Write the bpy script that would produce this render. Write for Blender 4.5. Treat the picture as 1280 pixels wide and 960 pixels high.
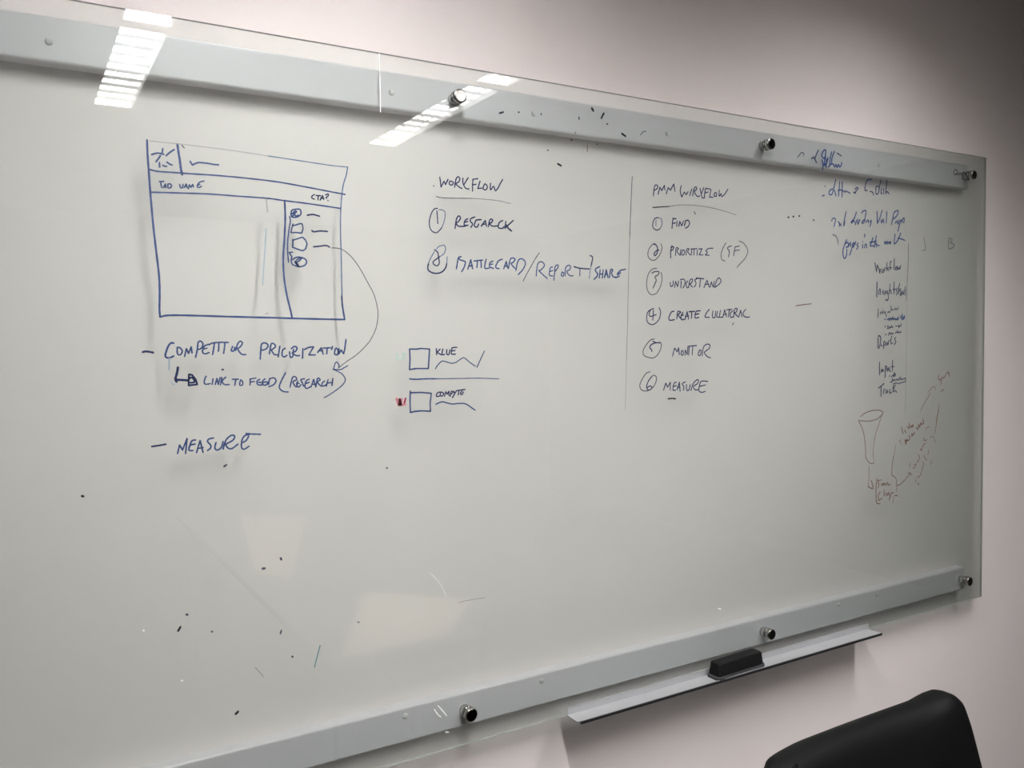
import bpy, bmesh, math, random
from mathutils import Vector, Matrix
random.seed(7)
for o in list(bpy.data.objects): bpy.data.objects.remove(o, do_unlink=True)
SC = bpy.context.scene; COL = SC.collection
ZB = 0.85                      # height of the glass board's lower edge above the floor
BH = 1.236; BW = 2.52          # glass height and width
WALL_Y = 0.040                 # wall face; the glass front is y = 0, the room is y < 0
CEIL = 2.70

# ---------------------------------------------------------------- camera
cam = bpy.data.cameras.new('camera'); co = bpy.data.objects.new('camera', cam); COL.objects.link(co)
YAW, PITCH, ROLL = math.radians(30.6757), math.radians(-2.6752), math.radians(-0.8855)
fw = Vector((math.sin(YAW)*math.cos(PITCH), math.cos(YAW)*math.cos(PITCH), math.sin(PITCH)))
rt = Vector((math.cos(YAW), -math.sin(YAW), 0)); up = rt.cross(fw)
r2 = rt*math.cos(ROLL)+up*math.sin(ROLL); u2 = up*math.cos(ROLL)-rt*math.sin(ROLL)
M = Matrix((r2, u2, -fw)).transposed().to_4x4(); M.translation = Vector((-2.3539, -1.3649, 0.7378+ZB))
co.matrix_world = M
cam.sensor_fit = 'HORIZONTAL'; cam.sensor_width = 36.0; cam.lens = 1056.12/1280*36.0
cam.clip_start = 0.02; cam.clip_end = 50
SC.camera = co
# ---------------------------------------------------------------- world, exposure
w = bpy.data.worlds.new('world'); SC.world = w; w.use_nodes = True
w.node_tree.nodes['Background'].inputs['Color'].default_value = (.75, .8, .9, 1)
w.node_tree.nodes['Background'].inputs['Strength'].default_value = 0.0
SC.view_settings.view_transform = 'Standard'; SC.view_settings.look = 'None'
SC.view_settings.exposure = 0.0; SC.view_settings.gamma = 1.0; SC.view_settings.use_curve_mapping = False
# strength of the tubes in each ceiling light: (x centre, y near wall end, length, radiance, depth of the cross blades, depth of the long blades)
LIGHTS = [(-1.910, -0.55, 1.225, 140.0, .033, .007), (-1.910, -1.84, 1.06, 42.0, .014, .005),
          (-0.548, -0.57, 1.235, 112.0, .044, .026), (-0.548, -1.87, 1.18, 25.0, .014, .005)]

# ---------------------------------------------------------------- helpers
def mat(name, col, rough=.5, metal=0.0, spec=.5, bump=0.0, bscale=200.0, var=0.0, vscale=6.0, coat=0.0):
    m = bpy.data.materials.new(name); m.use_nodes = True; nt = m.node_tree; b = nt.nodes['Principled BSDF']
    b.inputs['Base Color'].default_value = (*col, 1); b.inputs['Roughness'].default_value = rough
    b.inputs['Metallic'].default_value = metal; b.inputs['Specular IOR Level'].default_value = spec
    b.inputs['Coat Weight'].default_value = coat
    tc = nt.nodes.new('ShaderNodeTexCoord')
    if var:
        n = nt.nodes.new('ShaderNodeTexNoise'); n.inputs['Scale'].default_value = vscale; n.inputs['Detail'].default_value = 5
        nt.links.new(tc.outputs['Object'], n.inputs['Vector'])
        mx = nt.nodes.new('ShaderNodeMix'); mx.data_type = 'RGBA'
        mx.inputs['A'].default_value = (*[c*(1-var) for c in col], 1); mx.inputs['B'].default_value = (*[min(1, c*(1+var)) for c in col], 1)
        nt.links.new(n.outputs['Fac'], mx.inputs['Factor']); nt.links.new(mx.outputs['Result'], b.inputs['Base Color'])
    if bump:
        n = nt.nodes.new('ShaderNodeTexNoise'); n.inputs['Scale'].default_value = bscale; n.inputs['Detail'].default_value = 3
        nt.links.new(tc.outputs['Object'], n.inputs['Vector'])
        bp = nt.nodes.new('ShaderNodeBump'); bp.inputs['Strength'].default_value = bump; bp.inputs['Distance'].default_value = .002
        nt.links.new(n.outputs['Fac'], bp.inputs['Height']); nt.links.new(bp.outputs['Normal'], b.inputs['Normal'])
    return m
def emat(name, col, s):
    m = bpy.data.materials.new(name); m.use_nodes = True; nt = m.node_tree; nt.nodes.clear()
    o = nt.nodes.new('ShaderNodeOutputMaterial'); e = nt.nodes.new('ShaderNodeEmission')
    e.inputs['Color'].default_value = (*col, 1); e.inputs['Strength'].default_value = s
    nt.links.new(e.outputs[0], o.inputs[0]); return m
def glass_mat(name, tint, graze, haze, hazecol):
    # flat etched pane: straight-through transmission that falls off towards grazing incidence, a thin film of wiped ink,
    # and a Fresnel mirror on each face
    m = bpy.data.materials.new(name); m.use_nodes = True; nt = m.node_tree; nt.nodes.clear(); L = nt.links
    o = nt.nodes.new('ShaderNodeOutputMaterial'); t = nt.nodes.new('ShaderNodeBsdfTransparent'); t.inputs['Color'].default_value = (*tint, 1)
    d = nt.nodes.new('ShaderNodeBsdfDiffuse'); d.inputs['Color'].default_value = (*hazecol, 1)
    g = nt.nodes.new('ShaderNodeBsdfGlossy'); g.inputs['Roughness'].default_value = .0; g.inputs['Color'].default_value = (1, 1, 1, 1)
    tc = nt.nodes.new('ShaderNodeTexCoord'); n = nt.nodes.new('ShaderNodeTexNoise'); n.inputs['Scale'].default_value = 2.2; n.inputs['Detail'].default_value = 4
    L.new(tc.outputs['Object'], n.inputs['Vector'])
    mr = nt.nodes.new('ShaderNodeMapRange'); mr.inputs['From Min'].default_value = .3; mr.inputs['From Max'].default_value = .7
    mr.inputs['To Min'].default_value = haze*.8; mr.inputs['To Max'].default_value = haze*1.2; L.new(n.outputs['Fac'], mr.inputs['Value'])
    m1 = nt.nodes.new('ShaderNodeMixShader'); L.new(mr.outputs[0], m1.inputs[0]); L.new(t.outputs[0], m1.inputs[1]); L.new(d.outputs[0], m1.inputs[2])
    lw = nt.nodes.new('ShaderNodeLayerWeight'); lw.inputs['Blend'].default_value = .5
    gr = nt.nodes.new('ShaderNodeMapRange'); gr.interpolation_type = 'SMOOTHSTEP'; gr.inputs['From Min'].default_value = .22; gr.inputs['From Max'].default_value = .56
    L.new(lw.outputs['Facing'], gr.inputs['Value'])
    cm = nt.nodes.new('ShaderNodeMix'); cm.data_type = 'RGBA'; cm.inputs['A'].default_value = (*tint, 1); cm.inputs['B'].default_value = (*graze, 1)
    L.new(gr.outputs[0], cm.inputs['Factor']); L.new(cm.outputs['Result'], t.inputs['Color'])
    p5 = nt.nodes.new('ShaderNodeMath'); p5.operation = 'POWER'; p5.inputs[1].default_value = 5; L.new(lw.outputs['Facing'], p5.inputs[0])
    ma = nt.nodes.new('ShaderNodeMath'); ma.operation = 'MULTIPLY_ADD'; ma.inputs[1].default_value = .96; ma.inputs[2].default_value = .04; L.new(p5.outputs[0], ma.inputs[0])
    m2 = nt.nodes.new('ShaderNodeMixShader'); L.new(ma.outputs[0], m2.inputs[0]); L.new(m1.outputs[0], m2.inputs[1]); L.new(g.outputs[0], m2.inputs[2])
    L.new(m2.outputs[0], o.inputs[0]); return m
def obj(name, bm, m, parent=None, smooth=False, bevel=0.0, seg=2):
    me = bpy.data.meshes.new(name); bm.normal_update(); bm.to_mesh(me); bm.free()
    for x in (m if isinstance(m, (list, tuple)) else [m]): me.materials.append(x)
    if smooth:
        for p in me.polygons: p.use_smooth = True
    o = bpy.data.objects.new(name, me); COL.objects.link(o)
    if parent: o.parent = parent
    if bevel:
        b = o.modifiers.new('bevel', 'BEVEL'); b.width = bevel; b.segments = seg; b.limit_method = 'ANGLE'
    return o
def thing(name, label, cat, loc=(0, 0, 0), group=None, rz=0.0):
    o = bpy.data.objects.new(name, None); COL.objects.link(o); o.location = loc; o.rotation_euler.z = rz; o.empty_display_size = .1
    o['label'] = label; o['category'] = cat
    if group: o['group'] = group
    return o
def struct(o): o['kind'] = 'structure'; return o
def box(bm, x0, x1, y0, y1, z0, z1, mi=0):
    v = [bm.verts.new((x, y, z)) for x in (x0, x1) for y in (y0, y1) for z in (z0, z1)]
    for f in ((0, 1, 3, 2), (4, 6, 7, 5), (0, 4, 5, 1), (2, 3, 7, 6), (0, 2, 6, 4), (1, 5, 7, 3)):
        bm.faces.new([v[i] for i in f]).material_index = mi
    return v
def lathe(bm, prof, axis='Z', n=40, c=(0, 0, 0)):
    # prof: (radius, height) pairs; closed with caps where radius is 0
    rings = []
    for r, h in prof:
        if r == 0: rings.append([bm.verts.new(c3(axis, 0, 0, h, c))])
        else: rings.append([bm.verts.new(c3(axis, r*math.cos(2*math.pi*i/n), r*math.sin(2*math.pi*i/n), h, c)) for i in range(n)])
    for a, b in zip(rings, rings[1:]):
        for i in range(n):
            j = (i+1) % n
            if len(a) == 1 and len(b) > 1: bm.faces.new((a[0], b[i], b[j]))
            elif len(b) == 1 and len(a) > 1: bm.faces.new((a[i], b[0], a[j]))
            elif len(a) > 1: bm.faces.new((a[i], b[i], b[j], a[j]))
    bmesh.ops.recalc_face_normals(bm, faces=bm.faces)
def c3(axis, a, b, h, c):
    v = {'Z': (a, b, h), 'Y': (a, h, b), 'X': (h, a, b)}[axis]
    return (v[0]+c[0], v[1]+c[1], v[2]+c[2])
def tube(bm, pts, r, n=10, closed=False, radii=None):
    P = [Vector(p) for p in pts]; N = len(P); rings = []
    for i, p in enumerate(P):
        a = P[(i-1) % N] if (closed or i > 0) else P[i]; b = P[(i+1) % N] if (closed or i < N-1) else P[i]
        t = (b-a).normalized(); ref = Vector((0, 0, 1)) if abs(t.z) < .9 else Vector((0, 1, 0))
        u = t.cross(ref).normalized(); v = t.cross(u); rr = radii[i] if radii else r
        rings.append([bm.verts.new(p+u*rr*math.cos(2*math.pi*k/n)+v*rr*math.sin(2*math.pi*k/n)) for k in range(n)])
    for i in range(N if closed else N-1):
        a, b = rings[i], rings[(i+1) % N]
        for k in range(n): bm.faces.new((a[k], a[(k+1) % n], b[(k+1) % n], b[k]))
    if not closed: bm.faces.new(rings[0][::-1]); bm.faces.new(rings[-1])
    bmesh.ops.recalc_face_normals(bm, faces=bm.faces)

# ---------------------------------------------------------------- materials
m_wall = mat('wall_paint', (.80, .735, .725), .75, bump=.12, bscale=350, var=.012, vscale=3, spec=.25)
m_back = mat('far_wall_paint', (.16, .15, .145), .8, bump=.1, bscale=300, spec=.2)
m_ceil = mat('ceiling_tile', (.5, .49, .475), .9, bump=.3, bscale=250, spec=.1)
m_floor = mat('dark_carpet', (.055, .052, .05), .95, bump=.6, bscale=500, var=.25, vscale=120, spec=.1)
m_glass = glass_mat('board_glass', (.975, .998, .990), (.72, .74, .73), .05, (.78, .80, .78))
m_edge = mat('glass_edge', (.34, .345, .325), .3)
m_rail = mat('rail_white', (.615, .588, .62), .35, bump=.04, bscale=120)
m_screw = mat('screw_grey', (.55, .54, .53), .5)
m_chrome = mat('pin_nickel', (.42, .41, .39), .16, metal=1.0)
m_pinface = mat('pin_nickel_dark_reflection', (.16, .155, .15), .12, metal=1.0)  # face darker than the pin: the dark room's reflection is put into its colour
m_alu = mat('tray_aluminium', (.41, .415, .43), .38, metal=.4, var=.04, vscale=40)
m_black = mat('black_trim', (.012, .012, .014), .5)
m_rubber = mat('eraser_foam', (.007, .0066, .007), .75, spec=.12, bump=.3, bscale=300)
m_felt = mat('eraser_felt', (.05, .05, .055), .95, spec=.1, bump=.7, bscale=600, var=.3, vscale=90)
m_leather = mat('black_leather', (.003, .003, .0033), .55, bump=.12, bscale=420, spec=.12)
m_plastic = mat('black_plastic', (.02, .02, .022), .45)
m_lampw = mat('lamp_white_steel', (.82, .82, .80), .4)
m_blade = mat('louvre_white', (.56, .56, .56), .45)
m_table = mat('table_laminate', (.03, .028, .027), .7, spec=.15, var=.1, vscale=15)
m_patch = mat('warm_patch_cream', (.44, .36, .29), .8, var=.02, vscale=5)
INK = {k: mat('ink_'+k, c, .55, spec=.3) for k, c in dict(blue=(.032, .063, .175), midblue=(.09, .14, .27), navy=(.014, .023, .085), ink=(.014, .04, .14),
    dusk=(.022, .027, .07), faintblue=(.36, .43, .50), grey=(.065, .07, .10), midgrey=(.19, .195, .21), faintgrey=(.36, .355, .36), black=(.008, .009, .016),
    brown=(.12, .048, .03), fbrown=(.17, .10, .075), green=(.50, .66, .58), pink=(.62, .22, .26), darkred=(.30, .03, .08), teal=(.12, .24, .27),
    white=(.98, .98, .98), pale=(.72, .73, .69)).items()}  # white also draws a reflected bright line on the glass

# ---------------------------------------------------------------- room shell
XL, XR, YB = -5.2, 2.6, -6.2
def slab(name, a, m):
    bm = bmesh.new(); box(bm, *a); return struct(obj(name, bm, m))
slab('wall_front', (XL, XR, WALL_Y, WALL_Y+.12, 0, CEIL), m_wall)
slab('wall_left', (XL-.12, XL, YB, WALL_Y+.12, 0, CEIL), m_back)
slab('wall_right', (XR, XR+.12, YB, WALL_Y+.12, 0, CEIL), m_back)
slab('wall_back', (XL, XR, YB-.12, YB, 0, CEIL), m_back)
slab('floor', (XL-.12, XR+.12, YB-.12, WALL_Y+.12, -.1, 0), m_floor)
# ceiling: a slab with rectangular openings for the recessed lights
LW = 0.165
bm = bmesh.new()
xs = sorted({XL-.12, XR+.12} | {l[0]+s*LW/2 for l in LIGHTS for s in (-1, 1)})
ys = sorted({YB-.12, WALL_Y+.12} | {v for l in LIGHTS for v in (l[1], l[1]-l[2])})
for i in range(len(xs)-1):
    for j in range(len(ys)-1):
        cx, cy = (xs[i]+xs[i+1])/2, (ys[j]+ys[j+1])/2
        if any(abs(cx-l[0]) < LW/2 and l[1]-l[2] < cy < l[1] for l in LIGHTS): continue
        box(bm, xs[i], xs[i+1], ys[j], ys[j+1], CEIL, CEIL+.1)
bmesh.ops.remove_doubles(bm, verts=bm.verts, dist=1e-5)
struct(obj('ceiling', bm, m_ceil))

# ---------------------------------------------------------------- ceiling lights
def ceiling_light(x, y0, ln, rad, D, DL, label):
    t = thing('ceiling_light', label, 'light', (x, y0-ln/2, CEIL), 'recessed strip lights in the ceiling')
    h = LW/2; e = ln/2; g = .0015
    bm = bmesh.new()                                   # open steel trough
    box(bm, -h+g, -h+.006, -e+g, e-g, -.004, .07); box(bm, h-.006, h-g, -e+g, e-g, -.004, .07)
    box(bm, -h+.006, h-.006, -e+g, -e+.006, -.004, .07); box(bm, -h+.006, h-.006, e-.006, e-g, -.004, .07)
    box(bm, -h+.006, h-.006, -e+.006, e-.006, .06, .07)
    obj('housing', bm, m_lampw, t)
    # the louvre cells cut the light off at low angles
    bm = bmesh.new(); box(bm, -h+.008, h-.008, -e+.008, e-.008, D+.004, D+.010)
    box(bm, -h+.008, h-.008, -e+.0065, -e+.0078, .001, D+.004)          # glowing end lip added to brighten the last cell's reflection
    obj('diffuser', bm, emat('tube_light', (1.0, .975, .955), rad), t)
    bm = bmesh.new()                                   # egg-crate louvre: two long blades, ten cross blades
    for k in (-1, 1): box(bm, k*h/3-.0012, k*h/3+.0012, -e+.007, e-.007, D-.002-DL, D-.002)
    n = round(ln/.109)
    for k in range(1, n):
        y = -e+ln*k/n; box(bm, -h+.007, h-.007, y-.0012, y+.0012, -.003, D-.001)
    obj('louvre', bm, m_blade, t)
    return t
LL = ['bright recessed strip light reflected upper left, end nearest the glass edge', 'bright louvred strip light reflected in the upper left of the glass',
      'recessed strip light reflected above the top pin, at the glass edge', 'louvred strip light whose slanting reflection crosses the top pin']
for a, lb in zip(LIGHTS, LL): ceiling_light(*a, lb)

# ---------------------------------------------------------------- glass board
board = thing('glass_board', 'large wall-mounted glass writing board covered in blue handwriting', 'whiteboard', (0, 0, ZB))
bm = bmesh.new(); box(bm, -BW, 0, 0, .006, 0, BH)
for f in bm.faces: f.material_index = 0 if abs(f.normal.y) > .5 or abs(f.calc_center_median().y-.003) > .002 else 1
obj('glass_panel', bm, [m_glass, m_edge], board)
for z0, z1, nm in ((1.147, 1.212, 'upper'), (.029, .0925, 'lower')):
    bm = bmesh.new(); box(bm, -BW+.06, -.062, .012, WALL_Y, z0, z1)
    rl = obj('mounting_rail', bm, m_rail, board, bevel=.004, seg=3)
    zc = 1.176 if nm == 'upper' else .077
    for x in (-2.29, -1.77, -1.48, -1.148 if nm == 'upper' else -.6, -.45):
        b2 = bmesh.new(); lathe(b2, [(0, .0098), (.0035, .0100), (.0052, .0110), (.0055, .0122)], 'Y', 20, (x, 0, zc))
        obj('screw', b2, m_screw, rl, smooth=True)
SX = [-.0853-.783*k for k in range(4)]
for z in (BH-.0573, .0606):
    for x in SX:
        bm = bmesh.new()
        lathe(bm, [(0, -.0005), (.0118, -.0005), (.0125, -.0012), (.0125, -.0055), (.0119, -.0062), (.0105, -.0066), (.0105, -.0078), (.0119, -.0082), (.0125, -.009), (.0125, -.0165), (.0118, -.0175), (.0108, -.0178), (0, -.0178)], 'Y', 48, (x, 0, z))
        so = obj('standoff_pin', bm, m_chrome, board, smooth=True)
        ed = so.modifiers.new('edge', 'EDGE_SPLIT'); ed.split_angle = math.radians(50)
        b2 = bmesh.new(); lathe(b2, [(.0104, -.0178), (.0103, -.0183), (.0098, -.0185), (0, -.0185)], 'Y', 48, (x, 0, z))
        obj('pin_face', b2, m_pinface, so)
        b3 = bmesh.new(); lathe(b3, [(.0105, .0065), (.0105, WALL_Y)], 'Y', 32, (x, 0, z)) if not (x < -.1) else lathe(b3, [(.0105, .0065), (.0105, .0118)], 'Y', 32, (x, 0, z))
        obj('spacer_barrel', b3, m_chrome, so, smooth=True)

# ---- strokes on the glass: board coordinates in tenths of a millimetre (x from the right edge, z from the lower edge)
MARKS = [
  ('sketched_window', 'blue sketch of a screen layout with header bands', 'win', None, [('blue', 3.0, '-21672,10491 -21671,10257 -21664,10066 -21651,9699 -21629,9257 -21600,8873 -21571,8486 -21571,8217 -21581,8008 -21577,7879|-21577,7873 -21463,7897 -21177,7898 -20585,7882 -19964,7868 -19313,7851 -18688,7839|-19645,9751 -19643,9470 -19665,9149 -19693,8828 -19689,8507 -19649,8218 -19600,7993 -19577,7870'), ('blue', 2.4, '-21658,10061 -21534,10043 -21338,10046 -21109,10048 -20669,10057 -20214,10053 -19743,10036 -19255,9990 -18851,9947 -18628,9925|-21655,9726 -21262,9744 -20826,9763 -20376,9763 -19910,9764 -19654,9747 -19262,9727 -18721,9687'), ('midblue', 2.0, '-18571,10383 -18603,10231 -18659,10061 -18701,9761 -18722,9363 -18721,8865 -18725,8433 -18720,8099'), ('blue', 3.0, '-18730,8233 -18721,8066 -18688,7839'), ('faintgrey', 1.4, '-21631,10481 -21095,10479 -20507,10465 -19890,10434'), ('midblue', 1.6, '-19890,10434 -19244,10401 -18840,10381 -18581,10382'), ('faintblue', 2.2, '-19955,9277 -19980,8975 -20011,8657 -20035,8387'), ('faintgrey', 2.0, '-19941,9768 -19925,9548|-20007,7926 -19962,7942')]),
  ('sketched_logo', 'blue scribble in the top left box of the sketch', None, 'win', [('blue', 3.4, '-21248,10474 -21236,10352 -21220,10231 -21211,10119 -21195,10025'), ('blue', 2.6, '-21616,10281 -21574,10301 -21522,10314 -21447,10303|-21457,10388 -21469,10317|-21494,10280 -21525,10229 -21557,10184|-21413,10288 -21353,10346 -21296,10389|-21511,10175 -21510,10108|-21465,10140 -21439,10129 -21412,10128|-21405,10193 -21374,10171 -21335,10155|-21073,10236 -21047,10193 -21036,10186 -20992,10213 -20937,10230 -20816,10230 -20738,10222 -20655,10222'), ('grey', 2.0, '-21184,10464 -21153,10430')]),
  ('handwritten_line', 'small blue words TAB NAME', None, 'win', [('blue', 2.1, '!-21525,9893 -21457,9902|-21499,9887 -21500,9848 -21486,9805|!-21463,9807 -21437,9865 -21433,9809|!-21459,9829 -21433,9834|-21402,9867 -21402,9812 -21370,9814 -21350,9844 -21368,9870 -21389,9871|-21235,9876 -21225,9831 -21199,9828 -21186,9880|!-21172,9830 -21141,9889 -21128,9834|!-21160,9851 -21131,9858|!-21113,9818 -21095,9882 -21074,9844 -21045,9891 -21036,9852|-20879,9956 -20940,9934 -20975,9891 -20979,9857 -20948,9854 -20920,9873|!-20975,9886 -20942,9896')]),
  ('handwritten_line', 'small blue letters CTA with a question mark', None, 'win', [('navy', 2.1, '-19149,9883 -19188,9859 -19196,9823 -19151,9807|!-19125,9869 -19049,9870|!-19088,9867 -19096,9798|!-19059,9797 -19015,9877 -18995,9813|!-19050,9826 -18994,9835|-18964,9889 -18921,9909 -18918,9880 -18953,9849 -18948,9833|-18927,9805 -18925,9799')]),
  ('sketched_icon', 'scribbled-in small circle, uppermost in the column', None, 'win', [('blue', 2.4, '-19537,9597 -19547,9541 -19532,9493 -19450,9499 -19391,9543 -19385,9599 -19413,9627 -19496,9616 -19537,9597|-19530,9542 -19480,9593 -19456,9579 -19506,9543 -19458,9514 -19433,9532|-19523,9510 -19481,9545')]),
  ('sketched_icon', 'open four sided outline in the icon column', None, 'win', [('blue', 2.2, '!-19519,9382 -19545,9300 -19555,9238 -19473,9248 -19383,9241 -19356,9310 -19367,9391 -19395,9397 -19519,9353')]),
  ('sketched_icon', 'open pentagon outline in the icon column', None, 'win', [('blue', 2.4, '!-19529,9132 -19531,9059 -19537,9008 -19464,8982 -19374,8957 -19324,8988 -19296,9070 -19320,9134 -19368,9177 -19443,9152 -19526,9121')]),
  ('sketched_icon', 'scribbled-in oval at the foot of the icon column', None, 'win', [('blue', 2.4, '-19553,8857 -19565,8784 -19545,8729 -19464,8699 -19398,8701 -19339,8728 -19313,8777 -19336,8825 -19418,8851 -19484,8844 -19543,8809|-19477,8804 -19419,8838 -19394,8831 -19453,8780 -19503,8770 -19447,8700|!-19487,8739 -19439,8700 -19502,8787|!-19593,8920 -19539,8927|-19589,8912 -19573,8881 -19553,8857')]),
  ('sketched_dashes', 'three short blue dashes beside the icons and a bracket line', None, 'win', [('navy', 2.6, '-19280,9538 -19200,9555 -19158,9553 -19075,9535|-19210,9294 -19174,9275 -19073,9294 -18946,9292|-19189,9030 -19079,9045 -18994,9060 -18952,9054 -18918,9036'), ('blue', 2.2, '-19572,9499 -19561,9427 -19577,9346 -19596,9233 -19611,9120 -19618,9023 -19617,8895 -19609,8763')]),
  ('curved_arrow', 'thin curved arrow from the sketch down to RESEARCH', None, None, [('grey', 1.3, '-18884,9024 -18807,9027 -18721,9015 -18635,8968 -18532,8881 -18447,8775 -18361,8643 -18280,8497 -18189,8336 -18139,8215 -18099,8038 -18094,7901 -18132,7696 -18239,7492 -18357,7364 -18503,7238 -18675,7134 -18817,7030'), ('blue', 1.9, '-18815,7032 -18807,7076 -18843,7128 -18874,7107 -18899,7020|-18914,7013 -18786,7002 -18724,7029 -18654,7064')]),
  ('handwritten_line', 'blue word COMPETITOR behind a dash', None, None, [('navy', 3.2, '-21836,7350 -21782,7359 -21691,7340'), ('blue', 2.9, '-21397,7477 -21434,7481 -21473,7436 -21506,7357 -21521,7298 -21509,7264 -21460,7257 -21403,7282'), ('blue', 2.4, '-21349,7410 -21346,7314 -21302,7303 -21278,7360 -21312,7407 -21343,7414|!-21247,7272 -21217,7392 -21188,7318 -21147,7418 -21137,7324|-21088,7256 -21059,7376 -21043,7483 -21003,7503 -20973,7456 -21000,7395 -21046,7376|-20882,7454 -20941,7435 -20968,7402 -20983,7334 -20945,7307 -20886,7326|!-20969,7381 -20916,7394|-20882,7448 -20823,7474 -20718,7482 -20592,7478|-20804,7467 -20819,7372 -20835,7294|-20738,7466 -20740,7398 -20748,7344|-20646,7472 -20654,7397 -20670,7308|-20528,7415 -20552,7351 -20512,7347 -20497,7401|-20483,7353 -20453,7449 -20411,7496 -20378,7468 -20407,7414 -20455,7380|-20455,7383 -20430,7331 -20390,7289 -20330,7284')]),
  ('handwritten_line', 'blue word PRIORIZATION', None, None, [('blue', 2.5, '-20107,7207 -20096,7332 -20079,7444 -20023,7464 -19976,7428 -20005,7373 -20082,7346|-19959,7288 -19927,7442 -19884,7448 -19858,7406 -19915,7357 -19943,7351|!-19929,7346 -19882,7275 -19812,7268|-19787,7412 -19803,7327 -19820,7236|-19703,7375 -19746,7341 -19756,7263 -19721,7234 -19678,7261|-19633,7317 -19621,7225 -19578,7252 -19568,7352|-19603,7367 -19552,7401 -19509,7379 -19533,7323 -19591,7295 -19520,7251 -19470,7253|-19413,7364 -19423,7206|!-19387,7349 -19313,7384 -19232,7390 -19317,7259 -19206,7256|!-19168,7295 -19107,7373 -19073,7264|!-19153,7323 -19078,7326|!-19077,7366 -18950,7371|-19003,7364 -19013,7270|-18912,7392 -18928,7341|-18868,7340 -18878,7268 -18833,7252 -18816,7318 -18845,7362 -18868,7340|!-18800,7354 -18802,7266 -18762,7331 -18721,7265 -18701,7338 -18674,7506')]),
  ('handwritten_line', 'blue words LINK TO FEED (RESEARCH) behind a hooked arrow', None, None, [('navy', 3.6, '-21349,7108 -21361,7035 -21390,6930 -21372,6889|-21383,6923 -21327,6917 -21252,6911 -21201,6903'), ('navy', 2.8, '!-21192,6997 -21204,6829 -21076,6838 -21099,6920 -21148,6988 -21192,6997|-21201,6923 -21149,6948 -21113,6880 -21177,6869'), ('blue', 2.3, '-20943,6962 -20971,6888 -20959,6840 -20881,6844|-20840,6918 -20856,6830|!-20810,6828 -20781,6922 -20764,6826 -20734,6934|!-20708,6934 -20731,6818|-20648,6938 -20703,6879 -20672,6823 -20599,6820|!-20550,6901 -20456,6898|!-20496,6899 -20513,6803|-20430,6869 -20438,6807 -20398,6806 -20392,6854 -20422,6889'), ('faintblue', 2.6, '-21466,7250 -21474,7171 -21479,7078|-21447,6885 -21423,6851 -21404,6857'), ('blue', 2.3, '-20274,6898 -20279,6801|!-20281,6892 -20184,6909|!-20278,6847 -20207,6854|-20123,6886 -20165,6860 -20160,6804 -20098,6794 -20083,6829 -20145,6838|-20040,6890 -20076,6856 -20071,6793 -20015,6798 -20007,6840 -20062,6835|-19970,6888 -19900,6900 -19866,6856 -19903,6794 -19981,6762|-19971,6881 -19987,6797|-19707,6978 -19759,6888 -19812,6776 -19806,6720 -19751,6675 -19673,6664|-19642,6741 -19595,6897 -19544,6902 -19531,6859 -19590,6825 -19549,6745 -19512,6751|-19510,6837 -19533,6780 -19498,6736 -19461,6777|!-19533,6787 -19489,6800|-19400,6869 -19459,6856 -19438,6805 -19418,6747|-19320,6859 -19372,6832 -19396,6746 -19368,6709 -19301,6735|!-19388,6789 -19321,6808|!-19294,6728 -19247,6856 -19213,6725|!-19278,6771 -19219,6776|-19213,6725 -19180,6868 -19136,6845 -19182,6803 -19124,6736|-19062,6821 -19108,6779 -19094,6735 -19034,6761|-19002,6840 -19035,6732|-18918,6859 -18937,6743|!-19026,6783 -18928,6794'), ('blue', 1.8, '-18914,7013 -18832,6974 -18757,6928 -18706,6852 -18715,6794 -18778,6722 -18901,6639 -18993,6585 -19077,6542')]),
  ('handwritten_line', 'blue word MEASURE behind a dash, lowest on the left', None, None, [('navy', 2.8, '-21755,5930 -21654,5938 -21557,5950'), ('blue', 2.5, '!-21395,5796 -21362,5924 -21322,5844 -21251,6015 -21280,5786|-21128,5984 -21179,5975 -21211,5912 -21228,5836 -21170,5824|!-21211,5912 -21137,5922|!-21119,5789 -21062,5971 -21024,5782|!-21103,5850 -21021,5859|-20861,5996 -20928,5985 -20952,5948 -20909,5890 -20910,5843 -20956,5808|-20826,5923 -20846,5838 -20807,5804 -20745,5846 -20720,5931|-20723,5813 -20674,5951 -20595,6017 -20542,6005 -20567,5944 -20660,5895 -20683,5881 -20647,5823 -20586,5811 -20492,5875|-20318,6006 -20380,6002 -20429,5934 -20440,5823 -20402,5785 -20323,5827|-20422,5893 -20367,5921 -20326,5982|-20364,6033 -20270,6018 -20137,6006')]),
  ('handwritten_heading', 'underlined blue heading WORKFLOW in the middle', None, None, [('navy', 2.3, '-16991,10201 -16989,10195|-16868,10362 -16853,10263 -16846,10190|!-16846,10190 -16783,10300 -16758,10241 -16704,10338|-16670,10310 -16680,10255 -16628,10244 -16600,10292 -16652,10311|-16576,10209 -16546,10351 -16501,10402 -16467,10366 -16495,10309 -16548,10273 -16479,10217 -16426,10198|-16405,10387 -16406,10301 -16355,10211 -16284,10201|-16298,10404 -16353,10321 -16389,10271|!-16208,10380 -16100,10402|-16199,10381 -16211,10270 -16213,10168|!-16214,10277 -16138,10299|!-16055,10362 -16103,10223 -16012,10239|-15965,10314 -15994,10232 -15940,10213 -15902,10271 -15938,10316 -15965,10314|-15836,10340 -15839,10221 -15773,10290 -15737,10213 -15681,10265 -15632,10349 -15575,10434'), ('grey', 1.5, '-16944,10018 -16832,10003 -16571,10015 -16215,10037'), ('midgrey', 1.2, '-16215,10037 -15943,10041 -15666,10034 -15413,9999')]),
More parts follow.
